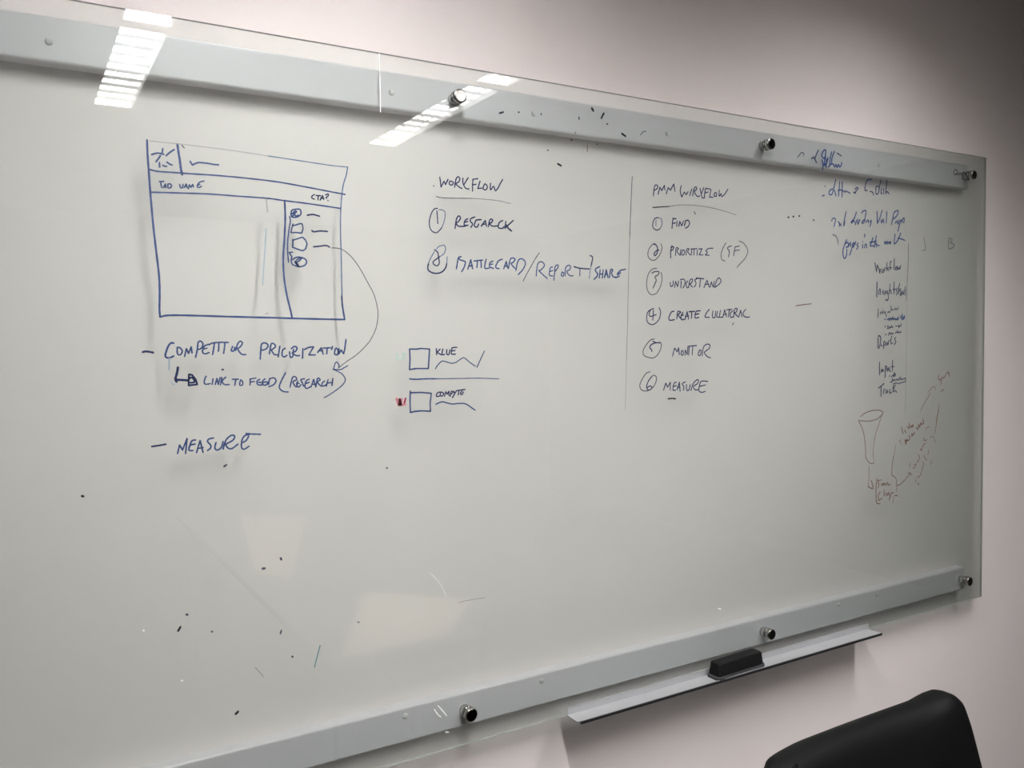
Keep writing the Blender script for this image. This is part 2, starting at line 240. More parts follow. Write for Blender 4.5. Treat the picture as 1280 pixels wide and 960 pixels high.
  ('handwritten_line', 'blue word RESEARCH beside a circled one', 'res', None, [('navy', 2.5, '-16582,9477 -16553,9635 -16507,9703 -16469,9671 -16509,9606 -16554,9572 -16511,9520 -16369,9528|-16321,9665 -16376,9630 -16395,9550 -16315,9547|!-16385,9598 -16322,9617|-16177,9705 -16259,9669 -16269,9621 -16224,9576 -16262,9511|-16060,9665 -16151,9644 -16189,9546 -16135,9526 -16098,9583|!-16151,9651 -16042,9666|!-16044,9547 -15960,9655 -15934,9553|!-16025,9580 -15943,9593|-15898,9547 -15858,9677 -15803,9673 -15832,9623 -15878,9604 -15805,9561 -15693,9575|-15589,9678 -15664,9633 -15685,9544 -15601,9532 -15563,9567|-15523,9666 -15544,9535|!-15362,9692 -15468,9604 -15544,9535'), ('navy', 3.2, '-15515,9602 -15469,9540 -15403,9495')]),
  ('circled_number', 'large circled figure one', None, 'res', [('navy', 2.0, '-16922,9809 -16991,9792 -17053,9696 -17090,9556 -17067,9434 -16992,9380 -16923,9396 -16844,9478'), ('blue', 1.4, '-16844,9478 -16789,9620 -16777,9745 -16820,9788 -16897,9786'), ('navy', 2.0, '-16937,9765 -16929,9658 -16925,9542')]),
  ('handwritten_line', 'blue words BATTLECARD REPORT SHARE split by slashes', 'bat', None, [('blue', 2.5, '-16571,8754 -16541,8896 -16522,8959 -16469,8977|-16514,8952 -16497,8921 -16417,8900 -16385,8878 -16420,8774 -16466,8707|!-16340,8753 -16273,8929 -16241,8764|!-16321,8809 -16239,8828|!-16211,8908 -16029,8931|-16138,8911 -16150,8791|-16065,8921 -16059,8794|-15955,8949 -15985,8836 -15977,8781 -15894,8791|-15808,8923 -15873,8888 -15884,8816 -15801,8786|!-15874,8856 -15818,8866|-15611,8962 -15696,8927 -15754,8828 -15727,8789 -15680,8790|!-15586,8785 -15527,8925 -15501,8804|!-15567,8835 -15500,8845|-15482,8797 -15441,8961 -15384,8995 -15336,8973 -15376,8914 -15424,8888 -15339,8801|-15321,8761 -15290,8893 -15250,8968 -15182,8987 -15116,8940 -15117,8866 -15186,8765 -15274,8689'), ('grey', 1.6, '-14794,9118 -14894,8990 -14995,8837 -15095,8686 -15165,8569'), ('blue', 2.3, '-14870,8676 -14858,8792 -14827,8909 -14767,8948 -14698,8922 -14689,8864 -14769,8787 -14809,8777 -14721,8705 -14622,8633|-14498,8854 -14549,8835 -14571,8701 -14491,8686|!-14560,8768 -14489,8787|-14472,8603 -14450,8738 -14438,8864 -14376,8900 -14367,8858 -14439,8772|-14276,8760 -14298,8709 -14257,8685 -14236,8744 -14276,8768|-14206,8694 -14193,8847 -14130,8900 -14079,8885 -14090,8825 -14163,8780 -14102,8706 -14020,8700|-13850,8850 -13859,8704'), ('navy', 2.6, '-13996,8879 -13882,8857 -13756,8848 -13628,8848|-13603,9111 -13550,9092 -13545,9041 -13585,8901'), ('midblue', 1.6, '-13585,8901 -13608,8797 -13631,8659'), ('blue', 2.8, '-13370,8900 -13457,8863 -13479,8819 -13426,8760 -13438,8707 -13514,8645|-13360,8840 -13384,8674|-13284,8842 -13308,8676|!-13372,8752 -13296,8763|!-13254,8686 -13208,8844 -13166,8689|!-13242,8748 -13176,8758|-13133,8689 -13099,8848 -13044,8841 -13077,8787 -13034,8710 -12957,8703|!-12721,8869 -12844,8847 -12929,8774|!-12934,8748 -12845,8794|-12979,8694 -12935,8704 -12879,8732')]),
  ('circled_number', 'large figure two overwritten like an eight in a loop', None, 'bat', [('navy', 2.2, '-16998,9079 -16939,9036 -16921,8944 -16909,8851 -16944,8800 -17004,8809 -17032,8855 -16994,8895 -16898,8960'), ('midblue', 1.7, '-16898,8960 -16819,9010 -16783,9089 -16790,9151 -16833,9164 -16911,9137 -16955,9097|-16999,9049 -17079,8922 -17123,8828'), ('navy', 2.6, '-17123,8828 -17134,8728 -17067,8676 -16964,8661 -16860,8690 -16789,8762 -16762,8841'), ('midblue', 1.6, '-16762,8841 -16750,8966')]),
  ('sketched_box', 'upper blue square beside a wavy line', None, None, [('blue', 2.6, '!-17518,7325 -17514,7156 -17527,6965 -17409,6982 -17164,6975 -17134,7319 -17300,7334 -17376,7323 -17518,7325'), ('navy', 2.4, '-17002,7324 -16996,7215|!-16925,7315 -16991,7262 -16909,7214|-16872,7315 -16892,7221 -16840,7220|-16794,7305 -16796,7227 -16752,7218 -16733,7297|-16591,7342 -16680,7335 -16698,7296 -16700,7225 -16620,7219|!-16698,7280 -16628,7287'), ('blue', 1.9, '-17027,6966 -16983,7028 -16894,7099 -16808,7086 -16703,7057 -16614,7073 -16507,7134 -16444,7149 -16364,7091 -16275,7025 -16213,6992|!-16186,6970 -16110,7110 -16024,7266')]),
  ('sketched_divider', 'long blue line between the two squares', None, None, [('blue', 2.6, '-17530,6804 -17413,6792 -17228,6794 -17022,6788'), ('blue', 1.7, '-17022,6788 -16496,6777 -16135,6769 -15728,6743')]),
  ('sketched_box', 'lower blue square beside a falling line', None, None, [('blue', 2.6, '!-17522,6591 -17531,6404 -17527,6211 -17443,6227 -17325,6231 -17138,6214 -17143,6354 -17117,6533 -17199,6544 -17318,6557 -17511,6560'), ('navy', 2.2, '-16950,6549 -17002,6528 -17015,6473 -16951,6478|-16932,6548 -16942,6486 -16899,6476 -16872,6522 -16924,6548|!-16856,6466 -16828,6552 -16803,6503 -16766,6557 -16768,6478|-16742,6461 -16723,6547 -16679,6538 -16724,6500|-16678,6553 -16653,6521|-16616,6559 -16698,6436|-16616,6559 -16438,6575|-16563,6557 -16582,6478|-16501,6546 -16538,6500 -16502,6486 -16474,6529'), ('blue', 2.4, '-17032,6333 -16962,6358 -16893,6370 -16806,6346 -16701,6320 -16612,6325 -16497,6323|-16479,6325 -16398,6294 -16309,6233 -16238,6185')]),
  ('faded_mark', 'faded pale green letters', None, None, [('green', 3.0, '-17743,7253 -17753,7154 -17679,7152|!-17669,7244 -17595,7250|!-17628,7243 -17638,7159')]),
  ('faded_mark', 'faded pink scribble with a dark red stroke', None, None, [('pink', 4.0, '!-17786,6470 -17747,6353 -17729,6459 -17706,6351 -17687,6458|!-17690,6358 -17623,6362'), ('darkred', 3.4, '-17613,6466 -17639,6386')]),
  ('sketched_divider', 'tall thin line left of the numbered list', None, None, [('grey', 1.6, '-12524,10755 -12540,10568 -12565,10195 -12606,9515'), ('midgrey', 1.2, '-12606,9515 -12647,8654 -12685,7678 -12717,7026'), ('faintgrey', 1.2, '-12717,7026 -12760,6012')]),
  ('handwritten_heading', 'underlined blue heading PMM WORKFLOW', None, None, [('navy', 2.4, '-11973,10404 -11958,10521 -11927,10623 -11856,10621 -11877,10558 -11958,10513|!-11848,10444 -11796,10595 -11746,10530 -11674,10644 -11664,10552|!-11628,10469 -11572,10605 -11511,10556 -11417,10696 -11387,10542|-11213,10674 -11241,10562 -11200,10439|!-11200,10439 -11126,10547 -11074,10496 -11020,10563|-10978,10484 -10914,10627|-10893,10486 -10850,10640 -10796,10684 -10775,10638 -10839,10577 -10765,10488 -10690,10501|-10678,10662 -10657,10576 -10614,10467 -10549,10472|-10569,10686 -10635,10561|-10526,10658 -10560,10479|!-10515,10675 -10384,10669|!-10538,10577 -10450,10600|!-10362,10663 -10407,10498 -10308,10498|-10242,10608 -10275,10533 -10209,10530 -10197,10595 -10242,10608|-10119,10666 -10120,10536 -10064,10597 -10042,10534 -9952,10598 -9861,10711'), ('black', 2.2, '-11991,10164 -11769,10192 -11544,10218'), ('midgrey', 1.5, '-11544,10218 -11212,10273 -10895,10287 -10572,10286 -10244,10260 -9954,10223 -9614,10163')]),
  ('handwritten_line', 'blue word FIND in the numbered list', 'n1', None, [('navy', 2.6, '-11443,9983 -11465,9857 -11476,9762|!-11443,9967 -11360,9973|!-11465,9864 -11382,9885|-11336,9927 -11345,9817|!-11289,9820 -11257,9924 -11205,9833 -11152,9938|-11099,9926 -11131,9837|-11109,9941 -11025,9962 -10983,9901 -11026,9827 -11100,9791')]),
  ('circled_number', 'circled figure one', None, 'n1', [('navy', 2.2, '-11842,9966 -11933,9945 -11990,9856 -11991,9756 -11905,9707 -11814,9728'), ('blue', 1.7, '-11814,9728 -11752,9824 -11761,9932 -11812,9960|-11909,9908 -11911,9784')]),
  ('handwritten_line', 'blue word PRIORITIZE', 'n2', None, [('navy', 2.6, '-11516,9148 -11515,9285 -11478,9406|-11514,9367 -11429,9380 -11466,9315 -11515,9294'), ('navy', 2.2, '-11383,9199 -11364,9356 -11296,9350 -11345,9292 -11261,9213|-11235,9334 -11248,9213|-11186,9327 -11212,9233 -11150,9227 -11125,9311 -11186,9327|-11089,9220 -11063,9351 -11001,9353 -11039,9296 -10965,9225|-10927,9338 -10940,9226|!-10951,9356 -10776,9373|-10852,9360 -10865,9229|-10764,9345 -10777,9232|!-10726,9365 -10625,9379 -10714,9241 -10601,9245|-10306,9403 -10447,9387 -10524,9337|-10524,9337 -10473,9301 -10537,9248 -10422,9247')]),
  ('handwritten_letters', 'bracketed blue letters SF', None, None, [('navy', 2.2, '-9756,9475 -9849,9452 -9875,9412 -9823,9357 -9850,9232|-9649,9461 -9690,9267|!-9649,9461 -9515,9486|!-9663,9374 -9515,9399'), ('grey', 2.0, '-9927,9534 -10020,9406 -10073,9270 -10047,9167 -9956,9141|-9528,9592 -9393,9560 -9285,9458 -9258,9362 -9340,9222 -9476,9111 -9589,9016')]),
  ('circled_number', 'circled figure two', None, 'n2', [('grey', 1.9, '-11776,9428 -11754,9329 -11814,9200 -11945,9086 -12062,9091 -12131,9169 -12107,9296 -12012,9399 -11942,9429'), ('navy', 2.5, '-11977,9410 -11907,9395 -11872,9324 -11885,9233 -11944,9176 -11967,9212 -11908,9277 -11837,9298')]),
  ('handwritten_line', 'blue word UNDERSTAND', 'n3', None, [('navy', 2.3, '-11533,8634 -11521,8552 -11461,8572 -11448,8664|!-11412,8527 -11387,8656 -11327,8547 -11302,8668|-11242,8521 -11228,8669|-11253,8697 -11154,8708 -11118,8635 -11180,8522|-11043,8674 -11093,8617 -11069,8534 -11020,8544|-11020,8535 -10981,8694 -10906,8715 -10932,8640 -10982,8610 -10907,8547|-10756,8737 -10844,8698 -10807,8633 -10857,8548|!-10806,8745 -10579,8733|-10680,8730 -10706,8551|!-10580,8544 -10489,8707 -10426,8557|!-10554,8611 -10439,8623|!-10401,8558 -10361,8672 -10310,8559 -10271,8693|-10272,8551 -10193,8724 -10128,8764 -10076,8698 -10142,8620 -10272,8551')]),
  ('circled_number', 'circled figure three', None, 'n3', [('grey', 1.8, '-11899,8916 -12017,8894 -12123,8791 -12171,8628 -12161,8484 -12092,8386 -11987,8370 -11881,8426 -11784,8583 -11759,8729 -11782,8838'), ('grey', 2.4, '-12030,8812 -11947,8847 -11841,8845 -11865,8781 -11948,8738 -11914,8671 -11950,8597 -12002,8505')]),
  ('handwritten_line', 'blue words CREATE COLLATERAL', 'n4', None, [('navy', 2.7, '-11433,8028 -11511,8007 -11577,7889 -11551,7839 -11422,7850|-11356,7869 -11329,8018 -11250,8009 -11316,7949 -11238,7870|-11184,8009 -11238,7929 -11225,7850 -11159,7860|!-11238,7939 -11172,7950|!-11133,7850 -11065,8020 -11026,7860|!-11119,7920 -11026,7930|!-11012,8020 -10851,8031|-10932,8021 -10946,7880|-10689,8043 -10811,8022 -10839,7891 -10731,7901|!-10825,7961 -10730,7982'), ('navy', 2.5, '-10429,8075 -10512,7993 -10554,7912 -10430,7902|-10319,8045 -10334,7913 -10264,7903 -10236,8036|-10180,8036 -10209,7913 -10139,7913|-10096,8057 -10125,7913 -10041,7909|!-10026,7903 -9969,8068 -9913,7914|!-10012,7965 -9913,7976|!-9913,8069 -9756,8080|-9828,8069 -9857,7914|-9728,8049 -9799,7987 -9786,7904 -9714,7915|-9700,7904 -9670,8081 -9584,8092 -9627,8019 -9671,7998 -9556,7915|!-9541,7915 -9483,8062 -9440,7916|-9323,8084 -9410,7999 -9352,7916 -9206,7912')]),
  ('circled_number', 'circled figure four', None, 'n4', [('navy', 2.2, '-11844,8099 -11802,8005 -11846,7859 -11948,7771 -12049,7747 -12149,7790 -12181,7887 -12147,8003 -12059,8062 -11983,8078|-12084,8043 -12110,7965 -12073,7916 -11921,7956|-11996,8043 -12016,7839')]),
  ('handwritten_line', 'blue word MONITOR', 'n5', None, [('navy', 2.3, '-11482,7075 -11439,7217 -11418,7248|!-11418,7248 -11356,7168 -11313,7255 -11294,7111|-11230,7189 -11241,7110 -11188,7101 -11187,7181 -11230,7189|!-11135,7092 -11124,7204 -11071,7106 -11049,7283|-11017,7266 -11029,7090|!-11027,7282 -10802,7295|-10910,7281 -10932,7096|-10716,7197 -10760,7100 -10695,7083 -10672,7180 -10716,7197|-10640,7066 -10606,7244 -10518,7316 -10419,7306 -10431,7233 -10552,7162 -10574,7129 -10498,7055 -10399,7020')]),
  ('circled_number', 'circled figure five', None, 'n5', [('grey', 2.0, '-11977,7449 -12090,7421 -12217,7306 -12280,7200 -12256,7112 -12144,7067 -12019,7053 -11917,7096 -11827,7202 -11788,7319 -11825,7379'), ('navy', 2.6, '-12015,7400 -11927,7370 -11807,7369|-11927,7370 -12054,7333 -12104,7275 -12067,7235 -12042,7190')]),
  ('handwritten_line', 'blue word MEASURE in the numbered list, short dash below', 'n6', None, [('navy', 2.4, '!-11737,6370 -11674,6517 -11623,6428 -11549,6529 -11551,6362|-11382,6523 -11445,6501 -11478,6367 -11405,6356|!-11467,6438 -11383,6451|!-11363,6362 -11298,6520 -11279,6327|!-11352,6410 -11278,6415|-11129,6522 -11214,6485 -11172,6419 -11183,6347|-11098,6464 -11088,6343 -11024,6349 -10991,6460|-10970,6330 -10905,6473 -10807,6551 -10753,6541 -10786,6469 -10894,6416 -10852,6342 -10765,6338|-10479,6507 -10655,6521 -10710,6466 -10743,6321 -10657,6277 -10558,6297|!-10721,6409 -10546,6435'), ('black', 2.8, '-11615,6179 -11511,6185 -11406,6172')]),
  ('circled_number', 'circled figure six', None, 'n6', [('grey', 2.0, '-12099,6767 -12199,6739 -12300,6634 -12371,6512 -12352,6418 -12263,6376 -12153,6379 -12021,6444 -11939,6559 -11938,6661 -12019,6695'), ('navy', 2.4, '-12039,6680 -12141,6581 -12192,6474 -12173,6403 -12102,6392 -12052,6437 -12102,6471 -12172,6442')]),
  ('red_dash', 'short brownish red dash right of the list', None, None, [('brown', 2.2, '-7693,8181 -7411,8212 -7161,8234')]),
  ('handwritten_letter', 'faded grey question mark left of the smeared words', None, None, [('grey', 2.4, '-7627,11623 -7550,11705 -7482,11746 -7423,11729 -7428,11683|-7482,11444 -7480,11435')]),
  ('handwritten_line', 'smeared blue words on the upper rail at the right', None, None, [('navy', 3.0, '-6921,11856 -6982,11762 -7052,11638|-7156,11634 -7087,11676 -7034,11628 -6982,11558|-6253,11859 -6098,11803'), ('ink', 3.4, '-6648,11884 -6719,11877 -6789,11793 -6789,11723 -6718,11683 -6674,11746 -6656,11854|-6789,11641 -6753,11526 -6770,11419|-6665,11735 -6700,11614 -6718,11518 -6611,11622 -6576,11720|-6629,11680 -6646,11489|-6451,11863 -6495,11728 -6522,11572|-6352,11885 -6433,11734 -6450,11579|-6557,11498 -6468,11577 -6378,11574 -6342,11518 -6288,11582 -6251,11514 -6197,11591 -6161,11534 -6097,11588 -6088,11649')]),
  ('handwritten_line', 'second smeared blue line below the upper rail', None, None, [('ink', 3.0, '-6686,11035 -6675,11027|-6787,10794 -6707,10817|-6412,10991 -6520,10938 -6533,10857 -6439,10856 -6385,10967 -6299,11215|-6344,10970 -6290,10831|-6155,11182 -6194,10838|-6059,11191 -6071,10821|-6222,10962 -6113,10988 -6030,10959|-6003,10988 -5961,10946 -5920,10977 -5767,10934')]),
  ('handwritten_letter', 'small smeared blue sign between two smeared words', None, None, [('navy', 3.0, '-5515,11100 -5472,11076 -5556,10996 -5612,10946|!-5641,10971 -5556,10960|!-5529,11089 -5585,11048')]),
  ('handwritten_line', 'smeared blue words right of the second line', None, None, [('navy', 3.0, '-4958,11338 -5102,11317 -5174,11228 -5216,11059 -5129,11057|-5014,11038 -4970,11042|-4941,11035 -4897,11011 -4883,10965|-4679,11195 -4782,11168 -4781,11001 -4693,11026 -4650,11179 -4592,11360|-4561,11149 -4590,11034 -4530,11030|-4487,11155 -4471,11025|-4355,11371 -4383,11200 -4397,11031 -4352,11090 -4262,11041')]),
  ('handwritten_line', 'blue line starting sub and ending Val Props', None, None, [('ink', 3.2, '-6443,10223 -6394,10291 -6307,10280 -6319,10197 -6356,10097|-6207,10221 -6156,10182 -6169,10116|-6118,10176 -6106,10127|-5917,10479 -5967,10318 -6005,10133 -5967,10218 -5992,10242|-5532,10496 -5609,10340 -5699,10226 -5725,10241 -5635,10305 -5609,10240|-5570,10192 -5531,10295|-5480,10332 -5479,10206 -5401,10320|-5337,10484 -5272,10538 -5167,10554 -5192,10417 -5244,10262 -5323,10249 -5271,10311 -5192,10324|-5165,10266 -5086,10331 -5059,10264|-5006,10293 -4967,10329 -4979,10244 -5011,10182|!-4741,10565 -4725,10267 -4631,10401 -4538,10604|-4577,10370 -4563,10294 -4495,10384 -4481,10299|-4355,10591 -4372,10297|-4165,10274 -4111,10434 -4070,10575 -3945,10635 -3889,10622 -3944,10514 -4083,10418|-4012,10318 -3943,10374 -3900,10299 -3859,10406|-3775,10420 -3830,10311 -3899,10124|-3817,10382 -3732,10405 -3746,10334 -3705,10442 -3648,10463 -3661,10348')]),
  ('handwritten_line', 'blue words gaps in the market', None, None, [('grey', 2.6, '-6405,9897 -6318,9885 -6243,9823 -6204,9684'), ('ink', 3.2, '-5889,9807 -5965,9687 -6027,9534 -6014,9402 -5963,9346 -5900,9423 -5888,9574|-5939,9705 -5850,9742 -5837,9643 -5913,9623|-5824,9643 -5761,9747 -5734,9648|-5632,9753 -5708,9582 -5780,9436|-5683,9700 -5606,9737 -5631,9652 -5670,9634|-5554,9773 -5580,9705|-5463,9744 -5502,9692 -5463,9660 -5514,9590|-5293,9718 -5293,9634|-5283,9788 -5278,9782|-5216,9967 -5210,9909|-5214,9637 -5201,9714 -5148,9725 -5135,9641|-4897,9908 -4949,9786 -5002,9698 -4869,9704|!-5016,9782 -4762,9820|-4763,9966 -4802,9810 -4842,9663|-4815,9741 -4748,9761 -4747,9675|-4707,9729 -4640,9715|-4436,9827 -4422,9768 -4382,9830 -4340,9772 -4313,9842|-4271,9818 -4285,9783 -4230,9837 -4202,9778 -4189,9839|-4024,10039 -4037,9916 -4049,9794 -3966,9833 -3897,9906 -3786,10078|-3897,9941 -3798,9937 -3614,9902')]),
  ('sketched_divider', 'thin tall line between right hand columns', None, None, [('grey', 1.8, '-3460,9826 -3474,9280 -3512,8764 -3531,8371'), ('midgrey', 1.4, '-3531,8371 -3507,7606 -3532,6818 -3539,5840 -3568,5382')]),
  ('handwritten_letter', 'thin grey letter J', None, None, [('grey', 1.8, '-2816,10031 -2758,9822 -2742,9696 -2882,9681')]),
  ('handwritten_letter', 'thin grey letter B', None, None, [('grey', 2.0, '-1708,10066 -1726,9783 -1520,9814 -1485,9903 -1670,9938 -1560,10009 -1708,10066')]),
  ('handwritten_line', 'dark blue word Workflow in the right column', None, None, [('dusk', 3.0, '!-4817,9285 -4787,9192 -4747,9062 -4718,9232 -4649,9134 -4618,9022 -4599,9136|-4530,9138 -4530,9056 -4480,9058 -4471,9127|-4440,9090 -4421,9167 -4391,9161|-4342,9302 -4341,9100|!-4271,9184 -4321,9157 -4250,9109|-4152,9340 -4212,9313 -4200,9136|!-4231,9173 -4150,9182|-4041,9414 -4049,9141|-3968,9220 -3998,9149 -3937,9144 -3937,9214|-3907,9215 -3886,9146 -3845,9198 -3814,9155 -3784,9251')]),
  ('handwritten_line', 'dark blue word Insights', None, None, [('grey', 4.0, '-4729,8800 -4732,8437'), ('dusk', 2.8, '-4654,8494 -4645,8608 -4596,8621 -4589,8496|-4476,8598 -4506,8573 -4466,8535 -4505,8503|-4416,8587 -4425,8486|-4366,8588 -4386,8537 -4326,8538 -4316,8601 -4275,8412 -4324,8348 -4375,8373|-4207,8762 -4245,8514|-4236,8590 -4186,8617 -4155,8522|-4046,8823 -4043,8524|!-4095,8631 -3983,8640|-3902,8673 -3952,8621 -3911,8558 -3951,8493|-3811,8797 -3861,8661 -3859,8521|!-3860,8572 -3789,8663 -3766,8471 -3716,8600 -3653,8511 -3634,8627|-3583,8718 -3591,8499|!-3798,8496 -3633,8550')]),
  ('handwritten_line', 'dark blue word Integrations above three small notes', 'int', None, [('dusk', 2.4, '-4672,8131 -4685,7913|-4596,7996 -4575,8050 -4521,8051 -4521,8010|-4478,8106 -4477,8017|-4434,8031 -4402,8065 -4380,8003 -4347,7935|-4304,8031 -4272,8066 -4228,8039 -4206,8087|-4164,8211 -4152,8101 -4097,8129 -4053,8109|-4009,8158 -3987,8116 -3943,8144 -3921,8117|-3866,8187 -3876,8124')]),
  ('handwritten_note', 'densely overwritten blue note under Integrations', None, 'int', [('ink', 2.8, '!-4422,7873 -4368,7873|!-4314,7859 -4270,7894 -4226,7839 -4183,7908 -4139,7853 -4095,7936 -4073,7860 -4018,7908 -3984,7853 -3930,7895 -3907,7853 -3863,7937 -3863,7867|!-4270,7887 -3918,7874|!-3786,7958 -3729,7881 -3708,8007 -3673,7881 -3606,7965 -3606,7903 -3706,7860')]),
  ('handwritten_note', 'small dark note, second below Integrations', None, 'int', [('dusk', 2.2, '!-4421,7681 -4377,7681|!-4312,7701 -4269,7701 -4301,7632 -4246,7646 -4203,7687 -4181,7646 -4126,7715 -4115,7659 -4082,7673|!-3983,7694 -3917,7707|!-3883,7686 -3850,7714 -3827,7658 -3806,7714 -3761,7707|-3739,7756 -3739,7707')]),
  ('handwritten_note', 'small dark note right above Reports', None, 'int', [('dusk', 2.2, '!-4397,7482 -4343,7488|!-4267,7453 -4245,7522 -4202,7535 -4190,7480 -4136,7528 -4114,7493 -4059,7521|!-3981,7506 -3960,7548 -3904,7534 -3893,7596 -3882,7520 -3826,7547 -3804,7519 -3760,7568 -3759,7526')]),
  ('handwritten_line', 'dark blue word Reports', None, None, [('dusk', 3.2, '-4675,7156 -4666,7429 -4591,7442 -4569,7373 -4611,7182 -4654,7142|-4547,7222 -4514,7194'), ('dusk', 2.6, '-4449,7125 -4450,7290 -4396,7303 -4384,7234 -4439,7214|-4341,7275 -4341,7220 -4297,7233 -4309,7288|-4265,7232 -4254,7315 -4211,7328|-4124,7445 -4167,7342 -4144,7245 -4090,7272|-3969,7409 -4013,7368 -3957,7298 -4023,7222')]),
  ('handwritten_line', 'dark blue word Impact', 'imp', None, [('dusk', 2.8, '-4611,6786 -4609,6469|!-4540,6524 -4530,6606 -4500,6548 -4480,6604 -4450,6553|-4379,6404 -4381,6672 -4330,6658 -4340,6594|-4290,6618 -4309,6568 -4259,6566 -4260,6643|-4189,6654 -4219,6591 -4168,6532|-4089,6824 -4097,6549|!-4138,6665 -4037,6656')]),
  ('handwritten_note', 'two small dark notes between Impact and Track', None, 'imp', [('dusk', 2.4, '!-4228,6425 -4187,6423|!-4136,6396 -4065,6445 -4044,6393 -4015,6521 -3993,6404 -3953,6480|!-4186,6269 -4104,6267 -4095,6356 -4043,6290 -4003,6327 -3941,6299 -3901,6337 -3838,6296 -3777,6384 -3746,6305 -3694,6343 -3652,6315 -3601,6339 -3548,6351 -3548,6260|!-4022,6225 -3920,6234 -3817,6211 -3714,6240 -3589,6248 -3527,6272')]),
  ('handwritten_line', 'dark blue word Track', None, None, [('dusk', 2.8, '-4646,6134 -4547,6181 -4427,6240|-4537,6180 -4555,5920|-4445,5986 -4436,6074 -4376,6085|-4325,6057 -4355,6007 -4295,6005 -4285,6068|-4184,6077 -4214,6014 -4173,5980 -4122,6010|-4043,6213 -4061,6021 -3980,6043 -3908,5988|-3971,6184 -4042,6084')]),
  ('sketched_funnel', 'brown funnel outline with an arrow pointing down', None, None, [('brown', 1.9, '-5341,5447 -5152,5530 -4879,5574 -4602,5566 -4461,5499|-4471,5487 -4647,5369 -4923,5317 -5196,5327 -5421,5355|-5420,5335 -5285,5157 -5193,4916 -5146,4619 -5136,4412 -5030,4285 -4915,4230 -4814,4243'), ('fbrown', 1.7, '-4485,5479 -4600,5262 -4714,5061 -4804,4800 -4849,4537 -4824,4297|-5007,4179 -5014,3958 -5026,3677'), ('brown', 2.4, '-5058,3665 -4934,3609 -4842,3599 -4912,3800')]),
  ('handwritten_line', 'brown bracketed words at the foot of the funnel', None, None, [('brown', 2.4, '-4682,3837 -4727,3632 -4725,3393 -4700,3211 -4560,3166|-4542,3779 -4658,3760 -4611,3666 -4657,3581|!-4517,3687 -4494,3624 -4447,3695 -4423,3617 -4377,3688 -4329,3623 -4258,3692 -4234,3614 -4139,3619|-4563,3481 -4632,3383 -4608,3261 -4491,3308|-4399,3509 -4407,3360|!-4350,3354 -4304,3424 -4255,3344 -4209,3430 -4160,3303 -4207,3217 -4089,3417 -4017,3380|!-3969,3314 -3848,3301'), ('fbrown', 1.8, '-4017,3288 -4039,3123|-3899,3565 -3883,3396')]),
  ('branching_arrows', 'brown arrows fanning up to the right', None, None, [('brown', 2.0, '-4093,3857 -3925,3766 -3875,3578 -3730,3594 -3487,3724 -3315,3832|!-3439,3843 -3340,3865 -3265,3781|-4026,4351 -4081,4114 -4093,3873'), ('fbrown', 1.6, '-3933,4617 -4026,4351|!-3813,4699 -3741,4739 -3730,4617')]),
  ('branching_arrows', 'fainter brown arrows rising to the topmost brown word', None, None, [('fbrown', 1.9, '!-2582,5928 -2438,6046 -2306,6086 -2275,6004|-2465,5923 -2638,5753 -2810,5566 -2909,5448|-2092,5602 -2134,5406 -2177,5264 -2213,5087'), ('fbrown', 1.9, '-2101,5469 -2160,5250 -2218,5006 -2288,4801|-2681,4950 -2582,5005 -2481,4998|-2478,4715 -2377,4745 -2295,4678 -2232,4562|-2140,4694 -2123,4683')]),
  ('handwritten_line', 'slanting brown words between the arrows', None, None, [('brown', 2.6, '-3697,5075 -3678,5002 -3646,4905|-3563,4995 -3523,4920|-3467,5085 -3409,5021|!-3391,5152 -3370,5030 -3313,5099 -3273,5036 -3235,5118 -3196,5056|!-3560,4755 -3520,4620 -3464,4736 -3560,4707 -3386,4718|-3388,4839 -3348,4740|!-3272,4879 -3271,4807 -3174,4897 -3174,4849|!-3078,5024 -3018,4972 -2981,5103 -2940,5027 -2882,5145 -2862,5095 -2763,5126 -2804,5250')]),
  ('handwritten_line', 'fainter slanting brown words along the right arrow', None, None, [('fbrown', 2.6, '-2758,4735 -2738,4660 -2618,4676|-2697,4584 -2776,4528 -2854,4436|!-2914,4441 -2814,4397|-2991,4313 -2931,4210 -3029,4133 -2969,4104|-3341,4111 -3360,4004|-3203,3966 -3125,3971 -3067,4063 -3185,4037|-2791,4089 -2750,4036 -2828,3871 -2866,3777 -2965,3701 -3004,3729|-3102,3677 -3101,3579|-3022,3535 -2923,3513|-2733,4255 -2672,4152 -2611,4135|-2534,4387 -2573,4267|-2409,4081 -2428,3984')]),
  ('handwritten_line', 'faded brown word at the tip of the arrows', None, None, [('brown', 2.4, '-2102,6374 -2131,6285 -2026,6246 -1982,6316 -1877,6304 -1788,6391 -1683,6451 -1636,6332|-1997,6263 -2024,6111|-2007,5930 -1888,5989')]),
  ('printed_maker_mark', 'small grey printed word near the top right pin', None, None, [('black', 2.2, '-1445,11900 -1502,11870 -1508,11811 -1472,11769 -1408,11778 -1359,11816 -1367,11874 -1417,11901 -1445,11900|!-1423,11794 -1365,11770'), ('black', 2.0, '-1323,11836 -1322,11778 -1279,11780 -1259,11842|-1209,11838 -1237,11810 -1208,11784 -1172,11799 -1166,11850 -1165,11787|-1129,11791 -1129,11845 -1101,11860 -1079,11858|-1051,11894 -1049,11802|!-1072,11859 -1014,11864|-999,11832 -948,11836 -963,11864 -992,11849 -991,11807 -940,11807|-920,11906 -919,11805|!-941,11862 -883,11867|-862,11894 -860,11802|!-883,11863 -825,11868')]),
  ('marker_speck', 'dark fleck of dried ink', None, None, [('black', 3.2, '-15620,11636 -15540,11668')]),
  ('marker_speck', 'dark fleck of dried ink', None, None, [('black', 2.9, '-15212,11706 -15199,11708')]),
